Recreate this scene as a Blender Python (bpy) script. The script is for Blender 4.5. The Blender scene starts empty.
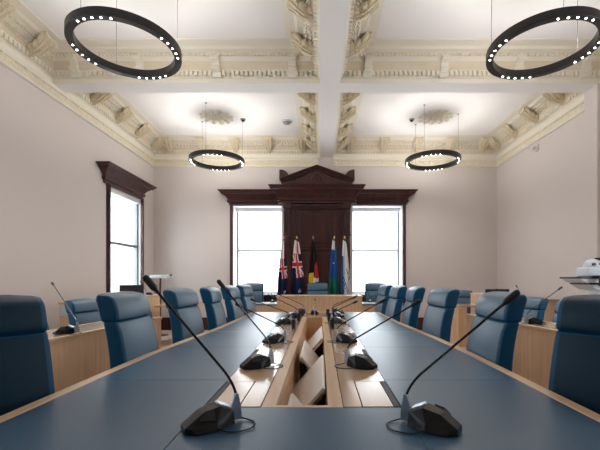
import bpy, bmesh, math, random
from mathutils import Vector, Matrix
R = math.radians
random.seed(7)
scn = bpy.context.scene
COL = scn.collection

# ------------------------------------------------------------------ materials
def mat(name, col, rough=0.5, spec=0.5, metal=0.0, bump=None, grain=None, coat=0.0, sheen=0.0, var=None):
    m = bpy.data.materials.new(name); m.use_nodes = True
    nt = m.node_tree; b = nt.nodes['Principled BSDF']
    b.inputs['Base Color'].default_value = (*col, 1)
    b.inputs['Roughness'].default_value = rough
    b.inputs['Specular IOR Level'].default_value = spec
    b.inputs['Metallic'].default_value = metal
    b.inputs['Coat Weight'].default_value = coat
    b.inputs['Coat Roughness'].default_value = 0.15
    b.inputs['Sheen Weight'].default_value = sheen
    tc = nt.nodes.new('ShaderNodeTexCoord')
    if grain:                                    # (scale vec, colour a, colour b)
        mp = nt.nodes.new('ShaderNodeMapping'); mp.inputs['Scale'].default_value = grain[0]
        nz = nt.nodes.new('ShaderNodeTexNoise'); nz.inputs['Scale'].default_value = 1; nz.inputs['Detail'].default_value = 5
        cr = nt.nodes.new('ShaderNodeValToRGB')
        cr.color_ramp.elements[0].position = .3; cr.color_ramp.elements[1].position = .7
        cr.color_ramp.elements[0].color = (*grain[1], 1); cr.color_ramp.elements[1].color = (*grain[2], 1)
        nt.links.new(tc.outputs['Object'], mp.inputs['Vector']); nt.links.new(mp.outputs[0], nz.inputs['Vector'])
        nt.links.new(nz.outputs['Fac'], cr.inputs[0]); nt.links.new(cr.outputs[0], b.inputs['Base Color'])
    if var:                                      # (scale, colour b, detail): soft patches
        nz = nt.nodes.new('ShaderNodeTexNoise'); nz.inputs['Scale'].default_value = var[0]; nz.inputs['Detail'].default_value = 3
        mx = nt.nodes.new('ShaderNodeMix'); mx.data_type = 'RGBA'
        mx.inputs['A'].default_value = (*col, 1); mx.inputs['B'].default_value = (*var[1], 1)
        nt.links.new(tc.outputs['Object'], nz.inputs['Vector']); nt.links.new(nz.outputs['Fac'], mx.inputs['Factor'])
        nt.links.new(mx.outputs['Result'], b.inputs['Base Color'])
    if bump:                                     # (kind, scale, strength, distance)
        if bump[0] == 'noise':
            t = nt.nodes.new('ShaderNodeTexNoise'); t.inputs['Scale'].default_value = bump[1]; t.inputs['Detail'].default_value = 4; o = t.outputs['Fac']
        else:
            t = nt.nodes.new('ShaderNodeTexVoronoi'); t.inputs['Scale'].default_value = bump[1]; o = t.outputs['Distance']
        nt.links.new(tc.outputs['Object'], t.inputs['Vector'])
        bp = nt.nodes.new('ShaderNodeBump'); bp.inputs['Strength'].default_value = bump[2]; bp.inputs['Distance'].default_value = bump[3]
        nt.links.new(o, bp.inputs['Height']); nt.links.new(bp.outputs[0], b.inputs['Normal'])
    return m

def emit(name, col, s):
    m = bpy.data.materials.new(name); m.use_nodes = True
    nt = m.node_tree; nt.nodes.clear()
    e = nt.nodes.new('ShaderNodeEmission'); e.inputs[0].default_value = (*col, 1); e.inputs[1].default_value = s
    o = nt.nodes.new('ShaderNodeOutputMaterial'); nt.links.new(e.outputs[0], o.inputs[0])
    return m

def glass_mat():
    m = bpy.data.materials.new('window_glass'); m.use_nodes = True
    nt = m.node_tree; nt.nodes.clear()
    t = nt.nodes.new('ShaderNodeBsdfTransparent'); g = nt.nodes.new('ShaderNodeBsdfGlossy'); g.inputs['Roughness'].default_value = .02
    x = nt.nodes.new('ShaderNodeMixShader'); x.inputs[0].default_value = .06
    o = nt.nodes.new('ShaderNodeOutputMaterial')
    nt.links.new(t.outputs[0], x.inputs[1]); nt.links.new(g.outputs[0], x.inputs[2]); nt.links.new(x.outputs[0], o.inputs[0])
    return m

def blind_mat():
    m = bpy.data.materials.new('blind_fabric'); m.use_nodes = True
    nt = m.node_tree; nt.nodes.clear()
    tr = nt.nodes.new('ShaderNodeBsdfTranslucent'); tr.inputs[0].default_value = (.9, .91, .92, 1)
    df = nt.nodes.new('ShaderNodeBsdfDiffuse'); df.inputs[0].default_value = (.85, .86, .87, 1)
    tp = nt.nodes.new('ShaderNodeBsdfTransparent')
    a = nt.nodes.new('ShaderNodeMixShader'); a.inputs[0].default_value = .35
    b = nt.nodes.new('ShaderNodeMixShader'); b.inputs[0].default_value = .90
    o = nt.nodes.new('ShaderNodeOutputMaterial')
    nt.links.new(tr.outputs[0], a.inputs[1]); nt.links.new(df.outputs[0], a.inputs[2])
    nt.links.new(a.outputs[0], b.inputs[1]); nt.links.new(tp.outputs[0], b.inputs[2]); nt.links.new(b.outputs[0], o.inputs[0])
    return m

M = {}
M['wall'] = mat('wall_paint', (.63, .575, .55), .75, .3, bump=('noise', 60, .08, .004))
M['ceiling'] = mat('ceiling_plaster', (.84, .83, .82), .8, .2, bump=('noise', 40, .05, .004))
M['tan'] = mat('tan_plaster', (.66, .56, .41), .7, .3, var=(7, (.74, .66, .53)))
M['cream'] = mat('cream_plaster', (.82, .79, .70), .7, .3, var=(9, (.79, .74, .62)), bump=('noise', 70, .35, .01))
M['relief'] = mat('relief_plaster', (.82, .78, .66), .7, .3, bump=('voronoi', 26, .8, .03), var=(14, (.74, .65, .46)))
M['gilt'] = mat('gilt_plaster', (.66, .56, .39), .6, .4, bump=('voronoi', 45, .6, .02), var=(20, (.78, .71, .55)))
M['carpet'] = mat('pink_beige_carpet', (.50, .40, .36), .95, .1, bump=('noise', 300, .4, .006))
M['mahogany'] = mat('mahogany', (.05, .012, .012), .28, .5, grain=((14, 14, 1.2), (.022, .006, .007), (.070, .018, .016)))
M['oak'] = mat('oak', (.5, .3, .16), .42, .4, grain=((30, 30, 1.6), (.56, .36, .21), (.68, .46, .29)), bump=('noise', 120, .05, .002))
M['oak_top'] = mat('oak_veneer', (.5, .31, .17), .22, .5, grain=((40, 1.6, 40), (.49, .31, .175), (.55, .35, .20)))
M['oak_top'].node_tree.nodes['Principled BSDF'].inputs['Coat Weight'].default_value = 1.0
M['oak_top'].node_tree.nodes['Principled BSDF'].inputs['Coat Roughness'].default_value = .22
M['oak_light'] = mat('oak_edge', (.56, .38, .24), .4, .4, grain=((30, 2, 30), (.50, .33, .2), (.62, .43, .28)))
M['leather_top'] = mat('blue_grey_desk_leather', (.034, .084, .148), .34, .5, bump=('noise', 260, .12, .002))
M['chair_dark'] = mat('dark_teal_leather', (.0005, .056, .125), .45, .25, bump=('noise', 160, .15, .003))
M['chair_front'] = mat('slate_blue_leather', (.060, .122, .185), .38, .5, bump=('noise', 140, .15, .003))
M['chair_dim'] = mat('shaded_slate_leather', (.001, .024, .048), .5, .25, bump=('noise', 140, .15, .003))  # darker copy of the chair front leather, shade put into the colour
M['chrome'] = mat('chrome', (.6, .6, .62), .2, .5, 1.0)
M['black'] = mat('black_plastic', (.006, .007, .009), .22, .35)
M['blackmatt'] = mat('matt_black_plastic', (.012, .013, .015), .55, .4)
M['silver'] = mat('brushed_silver', (.45, .52, .60), .25, .5, .8)
M['white'] = mat('white_plastic', (.56, .61, .66), .4, .5)
M['whitepaint'] = mat('white_joinery', (.78, .79, .80), .4, .5)
M['sash'] = mat('backlit_sash_dark', (.16, .18, .21), .5, .4)  # sash colour darkened so the rails read as backlit
M['beige'] = mat('beige_flap', (.62, .55, .50), .45, .4)
M['dark'] = mat('black_void_felt', (.01, .008, .008), .9, .1)
M['screen'] = mat('dark_screen', (.012, .016, .024), .3, .5)
M['ringblack'] = mat('black_aluminium', (.012, .012, .013), .38, .5)
M['led'] = emit('led_white', (1, .97, .92), 9)
M['glass'] = glass_mat()
M['blind'] = blind_mat()
M['navy'] = mat('flag_navy', (.010, .016, .060), .7, .2)
M['fred'] = mat('flag_red', (.50, .03, .03), .7, .2)
M['fwhite'] = mat('flag_white', (.70, .70, .72), .7, .2)
M['fblack'] = mat('flag_black', (.006, .006, .008), .7, .2)
M['fyellow'] = mat('flag_yellow', (.75, .50, .02), .7, .2)
M['fblue'] = mat('flag_blue', (.012, .085, .30), .7, .2)
M['fgreen'] = mat('flag_green', (.008, .16, .10), .7, .2)
M['brass'] = mat('brass', (.6, .42, .16), .3, .5, 1.0)
M['grey'] = mat('grey_plastic', (.30, .30, .31), .5, .4)
M['brown'] = mat('red_brown_wood', (.09, .03, .02), .4, .4)

# ------------------------------------------------------------------ mesh builder
class MB:
    def __init__(s): s.v = []; s.f = []; s.m = []
    def add(s, vs, fs, mi=0):
        n = len(s.v); s.v += [tuple(v) for v in vs]
        for f in fs: s.f.append([n + i for i in f]); s.m.append(mi)
    def bm(s, bm, mi=0, mtx=None, by_mat=False):
        bm.verts.ensure_lookup_table(); bm.verts.index_update()
        n = len(s.v)
        s.v += [tuple(mtx @ v.co) if mtx else tuple(v.co) for v in bm.verts]
        for f in bm.faces:
            s.f.append([n + v.index for v in f.verts]); s.m.append(f.material_index if by_mat else mi)
        bm.free()
    def box(s, x0, x1, y0, y1, z0, z1, mi=0, bev=0, seg=2, mtx=None):
        b = bmesh.new(); bmesh.ops.create_cube(b, size=1)
        for v in b.verts:
            v.co = Vector(((x0 + x1) / 2 + v.co.x * (x1 - x0), (y0 + y1) / 2 + v.co.y * (y1 - y0), (z0 + z1) / 2 + v.co.z * (z1 - z0)))
        if bev: bmesh.ops.bevel(b, geom=b.edges[:], offset=bev, segments=seg, affect='EDGES', profile=.5)
        s.bm(b, mi, mtx); return s
    def prism(s, poly, a, b, fn, mi=0, bev=0, seg=2):
        """poly: 2D points; fn(p, t) -> 3D"""
        bb = bmesh.new()
        A = [bb.verts.new(fn(p, a)) for p in poly]; B = [bb.verts.new(fn(p, b)) for p in poly]
        bb.faces.new(A); bb.faces.new(list(reversed(B)))
        n = len(poly)
        for i in range(n): bb.faces.new((A[i], B[i], B[(i + 1) % n], A[(i + 1) % n]))
        bmesh.ops.recalc_face_normals(bb, faces=bb.faces[:])
        if bev: bmesh.ops.bevel(bb, geom=bb.edges[:], offset=bev, segments=seg, affect='EDGES', profile=.5)
        s.bm(bb, mi); return s
    def tube(s, pts, r, n=8, mi=0):
        pts = [Vector(p) for p in pts]; rs = r if isinstance(r, (list, tuple)) else [r] * len(pts)
        rings = []; up = Vector((0, 0, 1)); prev = None
        for i, p in enumerate(pts):
            d = (pts[min(i + 1, len(pts) - 1)] - pts[max(i - 1, 0)]).normalized()
            if prev is None:
                a = d.cross(up)
                if a.length < .05: a = d.cross(Vector((1, 0, 0)))
            else: a = prev - d * prev.dot(d)
            a.normalize(); prev = a; b = d.cross(a)
            rings.append([p + (a * math.cos(2 * math.pi * k / n) + b * math.sin(2 * math.pi * k / n)) * rs[i] for k in range(n)])
        vs = [v for q in rings for v in q]; fs = []
        for i in range(len(rings) - 1):
            for k in range(n): fs.append((i * n + k, i * n + (k + 1) % n, (i + 1) * n + (k + 1) % n, (i + 1) * n + k))
        fs.append(list(range(n - 1, -1, -1))); fs.append([(len(rings) - 1) * n + k for k in range(n)])
        s.add(vs, fs, mi); return s
    def lathe(s, prof, n=24, c=(0, 0, 0), mi=0, close=False):
        vs = []; fs = []
        for r, z in prof:
            for k in range(n): vs.append((c[0] + r * math.cos(2 * math.pi * k / n), c[1] + r * math.sin(2 * math.pi * k / n), c[2] + z))
        L = len(prof)
        for i in range(L if close else L - 1):
            j = (i + 1) % L
            for k in range(n): fs.append((i * n + k, i * n + (k + 1) % n, j * n + (k + 1) % n, j * n + k))
        if not close:
            fs.append(list(range(n - 1, -1, -1))); fs.append([(L - 1) * n + k for k in range(n)])
        s.add(vs, fs, mi); return s
    def hull(s, pts, mi=0, bev=0):
        b = bmesh.new()
        for p in pts: b.verts.new(p)
        r = bmesh.ops.convex_hull(b, input=b.verts[:])
        bmesh.ops.dissolve_limit(b, angle_limit=R(1), verts=b.verts[:], edges=b.edges[:])
        if bev: bmesh.ops.bevel(b, geom=b.edges[:], offset=bev, segments=1, affect='EDGES')
        s.bm(b, mi); return s
    def build(s, name, mats, parent=None, smooth=35, recalc=True):
        me = bpy.data.meshes.new(name); me.from_pydata(s.v, [], s.f)
        if not isinstance(mats, (list, tuple)): mats = [mats]
        for m in mats: me.materials.append(m)
        for i, p in enumerate(me.polygons): p.material_index = s.m[i]
        if recalc:
            b = bmesh.new(); b.from_mesh(me); bmesh.ops.recalc_face_normals(b, faces=b.faces[:]); b.to_mesh(me); b.free()
        if smooth:
            for p in me.polygons: p.use_smooth = True
            me.set_sharp_from_angle(angle=R(smooth))
        me.update()
        o = bpy.data.objects.new(name, me); COL.objects.link(o)
        if smooth:
            w = o.modifiers.new('weighted', 'WEIGHTED_NORMAL'); w.keep_sharp = True; w.weight = 50
        if parent: o.parent = parent
        return o

def tag(o, label=None, cat=None, group=None, kind=None):
    if label: o['label'] = label
    if cat: o['category'] = cat
    if group: o['group'] = group
    if kind: o['kind'] = kind
    return o
def thing(name, label, cat, loc=(0, 0, 0), rz=0, group=None, kind=None):
    o = bpy.data.objects.new(name, None); COL.objects.link(o)
    o.location = loc; o.rotation_euler = (0, 0, rz); o.empty_display_size = .1
    return tag(o, label, cat, group, kind)
def copy_tree(o, parent=None):
    c = o.copy(); COL.objects.link(c); c.parent = parent
    for ch in o.children: copy_tree(ch, c)
    return c
def struct(o): o['kind'] = 'structure'; return o

# ------------------------------------------------------------------ room numbers (metres; camera at x=0,y=0)
XL, XR, YB, YN = -3.94, 4.20, 8.66, -3.2
ZC, ZS, ZF = 4.45, 4.09, 3.87           # ceiling, beam soffit, bottom of wall frieze
BX0, BX1 = 0.0, 0.30                    # long beam
BY0, BY1 = 5.37, 5.64                   # cross beam
TH = .50

def holed(axis_rng, z_rng, holes, put):
    xs = sorted({axis_rng[0], axis_rng[1], *[h[0] for h in holes], *[h[1] for h in holes]})
    zs = sorted({z_rng[0], z_rng[1], *[h[2] for h in holes], *[h[3] for h in holes]})
    for i in range(len(xs) - 1):
        for j in range(len(zs) - 1):
            cx, cz = (xs[i] + xs[i + 1]) / 2, (zs[j] + zs[j + 1]) / 2
            if any(h[0] < cx < h[1] and h[2] < cz < h[3] for h in holes): continue
            put(xs[i], xs[i + 1], zs[j], zs[j + 1])

WB = [(-2.06, -.90, .84, 2.95), (.76, 1.96, .84, 2.95)]      # openings in the far wall
WL = [(6.80, 8.02, .84, 2.95), (.6, 1.8, .84, 2.95), (2.5, 3.7, .84, 2.95)]   # openings in the left wall; last two unseen, added for light
m = MB(); holed((XL - TH, XR + TH), (0, ZC), WB, lambda a, b, c, d: m.box(a, b, YB, YB + TH, c, d)); struct(m.build('wall_back', M['wall'], smooth=0))
m = MB(); holed((YN, YB), (0, ZC), WL, lambda a, b, c, d: m.box(XL - TH, XL, a, b, c, d)); struct(m.build('wall_left', M['wall'], smooth=0))
WR_ADDED = [(.6, 1.8, .84, 2.95), (2.5, 3.7, .84, 2.95)]        # unseen openings beside the camera, added to light the room
m = MB(); holed((YN, YB), (0, ZC), WR_ADDED, lambda a, b, c, d: m.box(XR, XR + TH, a, b, c, d)); m.box(4.08, XR, BY0, BY1, 0, ZS, bev=.006); struct(m.build('wall_right', M['wall'], smooth=0))
m = MB(); m.box(XL - TH, XR + TH, YN - TH, YN, 0, ZC); struct(m.build('wall_front', M['wall'], smooth=0))
m = MB(); m.box(XL - TH, XR + TH, YN - TH, YB + TH, -.15, 0); struct(m.build('floor', M['carpet'], smooth=0))
m = MB(); m.box(XL - TH, XR + TH, YN - TH, YB + TH, ZC, ZC + .2); struct(m.build('ceiling', M['ceiling'], smooth=0))
# beams
m = MB(); m.box(BX0, BX1, YN, YB, ZS, ZC); struct(m.build('ceiling_beam_long', M['ceiling'], smooth=0))
m = MB(); m.box(XL, BX0, BY0, BY1, ZS, ZC); m.box(BX1, XR, BY0, BY1, ZS, ZC); struct(m.build('ceiling_beam_cross', M['ceiling'], smooth=0))
# beam end corbel at the far wall
# skirting
for nm, bx in (('back', (XL, -.95, YB - .03, YB)), ('back', (.82, XR, YB - .03, YB)), ('left', (XL, XL + .03, YN, YB - .03)), ('right', (XR - .03, XR, YN, BY0)), ('right', (XR - .03, XR, BY1, YB - .03))):
    mb = MB(); mb.box(*bx, 0, .30, bev=.008); struct(mb.build('baseboard_' + nm, M['mahogany']))

# cornices: profile (u inward, z) swept round each ceiling bay
CP = [(0, 4.09), (.004, 4.15), (.018, 4.155), (.018, 4.165), (.04, 4.168), (.04, 4.228), (.07, 4.232), (.07, 4.245), (.078, 4.25), (.088, 4.30),
      (.112, 4.35), (.16, 4.382), (.175, 4.384), (.205, 4.392), (.218, 4.410), (.29, 4.414), (.305, 4.425), (.325, 4.436), (.45, 4.440), (.45, 4.45)]
FP = [(0, 3.87), (.035, 3.872), (.042, 3.895), (.022, 3.90), (.022, 4.00), (.045, 4.005), (.055, 4.035), (.03, 4.045), (.012, 4.088), (0, 4.09)]
def frame_sweep(mb, rect, prof, sides='LBRF', mi=lambda i: 0):
    x0, x1, y0, y1 = rect
    def loop(u): return [(x0 + u, y0 + u), (x1 - u, y0 + u), (x1 - u, y1 - u), (x0 + u, y1 - u)]
    idx = {'F': 0, 'R': 1, 'B': 2, 'L': 3}
    for i in range(len(prof) - 1):
        A = loop(prof[i][0]); B = loop(prof[i + 1][0])
        for sd in sides:
            k = idx[sd]; k2 = (k + 1) % 4
            mb.add([(*A[k], prof[i][1]), (*A[k2], prof[i][1]), (*B[k2], prof[i + 1][1]), (*B[k], prof[i + 1][1])], [(0, 1, 2, 3)], mi(i))
def dentils(mb, rect, u, z0, z1, dep, pitch, w, sides='LBRF', ymin=-9):
    x0, x1, y0, y1 = rect
    for sd in sides:
        if sd in 'BF':
            n = int((x1 - x0 - 2 * u) / pitch)
            for k in range(n):
                c = x0 + u + (k + .5) * (x1 - x0 - 2 * u) / n
                if sd == 'B': mb.box(c - w / 2, c + w / 2, y1 - u - dep, y1 - u + .004, z0, z1)
                else: mb.box(c - w / 2, c + w / 2, y0 + u - .004, y0 + u + dep, z0, z1)
        else:
            n = int((y1 - y0 - 2 * u) / pitch)
            for k in range(n):
                c = y0 + u + (k + .5) * (y1 - y0 - 2 * u) / n
                if c < ymin: continue
                if sd == 'L': mb.box(x0 + u - .004, x0 + u + dep, c - w / 2, c + w / 2, z0, z1)
                else: mb.box(x1 - u - dep, x1 - u + .004, c - w / 2, c + w / 2, z0, z1)
BAYS = [(XL, BX0, BY1, YB, 'LBR'), (BX1, XR, BY1, YB, 'LBR'), (XL, BX0, YN, BY0, 'LBR'), (BX1, XR, YN, BY0, 'LBR')]
def leaf_mesh():
    b = MB(); NT, NS = 14, 8; top = []; bot = []
    vs = []; 
    for i in range(NT + 1):
        t = i / NT
        u = .05 + .33 * t; z = 4.235 + .20 * t ** .75 - .07 * math.sin(math.pi * t) 
        if t > .8: z -= (t - .8) * .16
        w = (.045 + .095 * t) * (.80 + .28 * abs(math.sin(3.5 * math.pi * t))) * (1 if t < .9 else .7)
        for j in range(NS + 1):
            q = -1 + 2 * j / NS
            vs.append((u, q * w, z - .03 * (1 - q * q) - .012 * math.cos(q * 3 * math.pi)))
    n0 = len(vs)
    vs += [(v[0], v[1] * .9, min(v[2] + .05, 4.44)) for v in vs]
    fs = []
    W = NS + 1
    for i in range(NT):
        for j in range(NS):
            a = i * W + j
            fs.append((a, a + 1, a + W + 1, a + W)); fs.append((n0 + a, n0 + a + W, n0 + a + W + 1, n0 + a + 1))
    for i in range(NT):
        for j in (0, NS):
            a = i * W + j; fs.append((a, a + W, n0 + a + W, n0 + a))
    for j in range(NS):
        for i in (0, NT):
            a = i * W + j; fs.append((a, n0 + a, n0 + a + 1, a + 1))
    b.add(vs, fs)
    b.tube([(.06, 0, 4.19), (.11, 0, 4.175), (.20, 0, 4.215), (.31, 0, 4.315), (.38, 0, 4.35)], [.014, .018, .016, .014, .008], 8)
    for q in (-.6, .6): b.tube([(.10, q * .06, 4.20), (.20, q * .085, 4.225), (.32, q * .12, 4.33), (.37, q * .13, 4.365)], [.008, .011, .011, .007], 6)
    return b
def console_mesh():
    b = MB()
    prof = [(.03, 4.235), (.085, 4.215), (.11, 4.23), (.115, 4.26), (.105, 4.29), (.12, 4.32), (.17, 4.345), (.195, 4.365), (.20, 4.385), (.03, 4.385)]
    b.prism(prof, -.055, .055, lambda p, t: (p[0], t, p[1]), 0, .006)
    b.box(.02, .075, -.06, .06, 4.14, 4.232, bev=.004)
    b.tube([(.118, -.058, 4.25), (.118, .058, 4.25)], .022, 10)
    b.tube([(.185, -.058, 4.35), (.185, .058, 4.35)], .026, 10)
    return b
leaf_src = leaf_mesh().build('acanthus_bracket', M['gilt']); cons_src = console_mesh().build('scroll_console', M['cream'])
_used = {'leaf': False, 'cons': False}
def ornament(kind, x, y, ang, parent):
    src = leaf_src if kind == 'leaf' else cons_src
    if not _used[kind]: o = src; _used[kind] = True
    else: o = src.copy(); COL.objects.link(o)
    o.location = (x, y, 0); o.rotation_euler = (0, 0, ang); o.parent = parent
def eggs(mb, rect, sides, u, z, r, pitch, ymin=-9):
    x0, x1, y0, y1 = rect
    for sd in sides:
        a0, a1 = (x0 + u, x1 - u) if sd in 'BF' else (y0 + u, y1 - u)
        n = int((a1 - a0) / pitch)
        for k in range(n):
            c = a0 + (k + .5) * (a1 - a0) / n
            if sd in 'LR' and c < ymin: continue
            p = {'B': (c, y1 - u), 'F': (c, y0 + u), 'L': (x0 + u, c), 'R': (x1 - u, c)}[sd]
            rx, ry = (r * .8, r * 1.2) if sd in 'BF' else (r * 1.2, r * .8)
            vs = []; 
            for (s_, zz) in ((1, .0), (.85, -.6), (.45, -.95)):
                for q in range(6): vs.append((p[0] + rx * s_ * math.cos(q * math.pi / 3), p[1] + ry * s_ * math.sin(q * math.pi / 3), z + r * zz))
            fs = [(i * 6 + q, i * 6 + (q + 1) % 6, (i + 1) * 6 + (q + 1) % 6, (i + 1) * 6 + q) for i in range(2) for q in range(6)] + [list(range(12, 18))]
            mb.add(vs, fs)
def sprays(mb, rect, sides, ymin):
    """low relief leaf sprays in the cove, between the brackets"""
    x0, x1, y0, y1 = rect; rnd = random.Random(3)
    for sd in sides:
        a0, a1 = (x0 + .2, x1 - .2) if sd in 'BF' else (max(y0 + .2, ymin), y1 - .2)
        c = a0
        while c < a1:
            for tt in (.25, .5, .8):
                u = .085 + .10 * tt + rnd.uniform(-.01, .01); z = 4.26 + .115 * tt ** .7 
                cc = c + rnd.uniform(-.02, .02); L = .026
                p = lambda du, da, dz: {'B': (cc + da, y1 - u - du, z + dz), 'L': (x0 + u + du, cc + da, z + dz), 'R': (x1 - u - du, cc + da, z + dz)}[sd]
                mb.add([p(.0, -L, .0), p(.02, 0, -.022), p(.0, L, .0), p(-.01, 0, .03), p(.03, .0, .0)],
                       [(0, 1, 4), (1, 2, 4), (2, 3, 4), (3, 0, 4)])
            c += .075
for bi, (x0, x1, y0, y1, sides) in enumerate(BAYS):
    near = bi >= 2; ymin = 2.6
    mb = MB()
    rect = (x0, x1, y0, y1)
    frame_sweep(mb, rect, CP, 'LBRF', lambda i: 2 if i in (4, 7, 8, 9) else (1 if i in (12, 13) else 0))
    dentils(mb, rect, .04, 4.170, 4.228, .034, .066, .040, sides, ymin)
    eggs(mb, rect, sides, .192, 4.392, .018, .055, ymin)
    sprays(mb, rect, sides if not near else sides.replace('B', ''), ymin)
    wall_side = 'L' if x0 == XL else 'R'
    fs = wall_side + ('' if near else 'B')
    if wall_side == 'L' and near: frame_sweep(mb, (x0, x1, YN, YB), FP, 'L', lambda i: 1 if i in (3, 4) else 0)
    elif wall_side == 'L': frame_sweep(mb, rect, FP, 'B', lambda i: 1 if i in (3, 4) else 0)
    else: frame_sweep(mb, rect, FP, fs, lambda i: 1 if i in (3, 4) else 0)
    # tiny beads under the frieze
    dentils(mb, rect, .03, 4.008, 4.03, .022, .045, .026, fs, ymin)
    o = struct(mb.build('trim_%d' % (bi + 1), [M['cream'], M['relief'], M['tan']], smooth=40))
    ys = [6.20, 6.93, 7.66, 8.36] if not near else [2.9, 3.55, 4.2, 4.85]
    for y in ys:
        ornament('leaf', x0, y, 0, o); ornament('leaf', x1, y, math.pi, o)
    xc = (x0 + x1) / 2
    if near:
        for x in ((-.40, -1.50, -2.60, -3.55) if x0 == XL else (.70, 1.80, 2.88, 3.85)): ornament('cons', x, y1, -math.pi / 2, o)
    else:
        n = 5
        for k in range(n): ornament('leaf', x0 + .42 + k * (x1 - x0 - .84) / (n - 1), y1, -math.pi / 2, o)
# ceiling roses
def rose():
    b = MB(); rnd = random.Random(11)
    b.lathe([(.0001, -.03), (.03, -.045), (.06, -.03), (.08, -.012), (.085, 0)], 16)
    for ring_r, n, L, w in ((.10, 8, .11, .05), (.20, 10, .13, .065), (.29, 12, .09, .055)):
        for k in range(n):
            a = 2 * math.pi * k / n + ring_r * 7
            c, s = math.cos(a), math.sin(a)
            def P(r, t, z): return ((ring_r + r) * c - t * s, (ring_r + r) * s + t * c, z)
            pts = [P(-L * .4, 0, 0), P(0, w * .8, -.004), P(L * .35, w, -.002), P(L * .6, 0, -.02), P(L * .35, -w, -.002), P(0, -w * .8, -.004), P(L * .1, 0, -.035)]
            b.add(pts, [(0, 1, 6), (1, 2, 6), (2, 3, 6), (3, 4, 6), (4, 5, 6), (5, 0, 6)])
    return b
for i, (x, y, lb) in enumerate(((-2.07, 7.3, 'cream leafy plaster rose on ceiling above the far left ring light'), (2.31, 7.3, 'cream leafy plaster rose on ceiling above the far right ring light'))):
    o = rose().build('ceiling_rose', M['relief'], smooth=20) if i == 0 else o.copy()
    if i: COL.objects.link(o)
    o.location = (x, y, ZC); tag(o, lb, 'ceiling rose', 'plaster ceiling roses')
# smoke detector and small fittings on the ceiling
t = thing('smoke_detector', 'round grey smoke detector on the ceiling beside the long beam', 'smoke detector', (-.68, 7.5, ZC))
MB().lathe([(.0001, -.06), (.05, -.058), (.075, -.045), (.08, -.025), (.08, -.02)], 24).build('body', M['grey'], t)
MB().lathe([(.09, -.022), (.11, -.012), (.11, 0), (.02, 0)], 24).build('mounting_plate', M['white'], t)
for x, lb in ((-1.56, 'small grey ceiling sensor beside the leafy rose on the left'), (1.86, 'small grey ceiling sensor beside the leafy rose on the right')):
    t = thing('ceiling_sensor', lb, 'sensor', (x, 7.4, ZC), 0, 'small ceiling sensors')
    MB().lathe([(.0001, -.05), (.025, -.048), (.035, -.03), (.035, -.02)], 16).build('lens', M['blackmatt'], t)
    MB().lathe([(.045, -.022), (.055, -.01), (.055, 0), (.02, 0)], 16).build('housing', M['grey'], t)
# fixture high on the right wall
t = thing('wall_sensor', 'small pale bracket sensor high on the right wall below the cornice', 'sensor', (XR, 7.05, 3.74))
MB().box(-.02, 0, -.05, .05, -.06, .06, bev=.005).build('mounting_plate', M['wall'], t)
MB().box(-.08, -.02, -.012, .012, -.01, .02, bev=.004).box(-.10, -.06, -.035, .035, -.03, .02, bev=.01).build('sensor_head', M['wall'], t)

# ------------------------------------------------------------------ windows, mahogany surrounds
back = lambda a, o, z: (a, YB - o, z)
left = lambda a, o, z: (XL + o, a, z)
def moulding(mb, fn, x0, x1, prof, o0=0.0, z=0.0):
    rows = [[(x0 - u, 0), (x0 - u, o0 + u), (x1 + u, o0 + u), (x1 + u, 0)] for u, _ in prof]
    vs = []; fs = []
    for (u, zz), r in zip(prof, rows): vs += [fn(a, o, zz + z) for a, o in r]
    for i in range(len(prof) - 1):
        for k in range(3): fs.append((i * 4 + k, i * 4 + k + 1, i * 4 + 5 + k, i * 4 + 4 + k))
    L = (len(prof) - 1) * 4
    fs += [(3, 2, 1, 0), (L, L + 1, L + 2, L + 3)]
    mb.add(vs, fs)
WCP_ = [(0, 2.965), (.03, 2.965), (.035, 3.02), (.065, 3.03), (.07, 3.06), (.075, 3.10), (.05, 3.105), (.06, 3.13), (.10, 3.19), (.155, 3.245), (.16, 3.255), (.195, 3.26), (.2, 3.295), (.22, 3.30), (.245, 3.335), (.25, 3.35)]
WCP = [(u, 2.965 + (z - 2.965) * .82) for u, z in WCP_]
def bx(mb, fn, a0, a1, o0, o1, z0, z1, bev=0, mi=0):
    p = [fn(a0, o0, z0), fn(a1, o1, z1)]
    mb.box(min(p[0][0], p[1][0]), max(p[0][0], p[1][0]), min(p[0][1], p[1][1]), max(p[0][1], p[1][1]), z0, z1, mi, bev)
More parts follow.
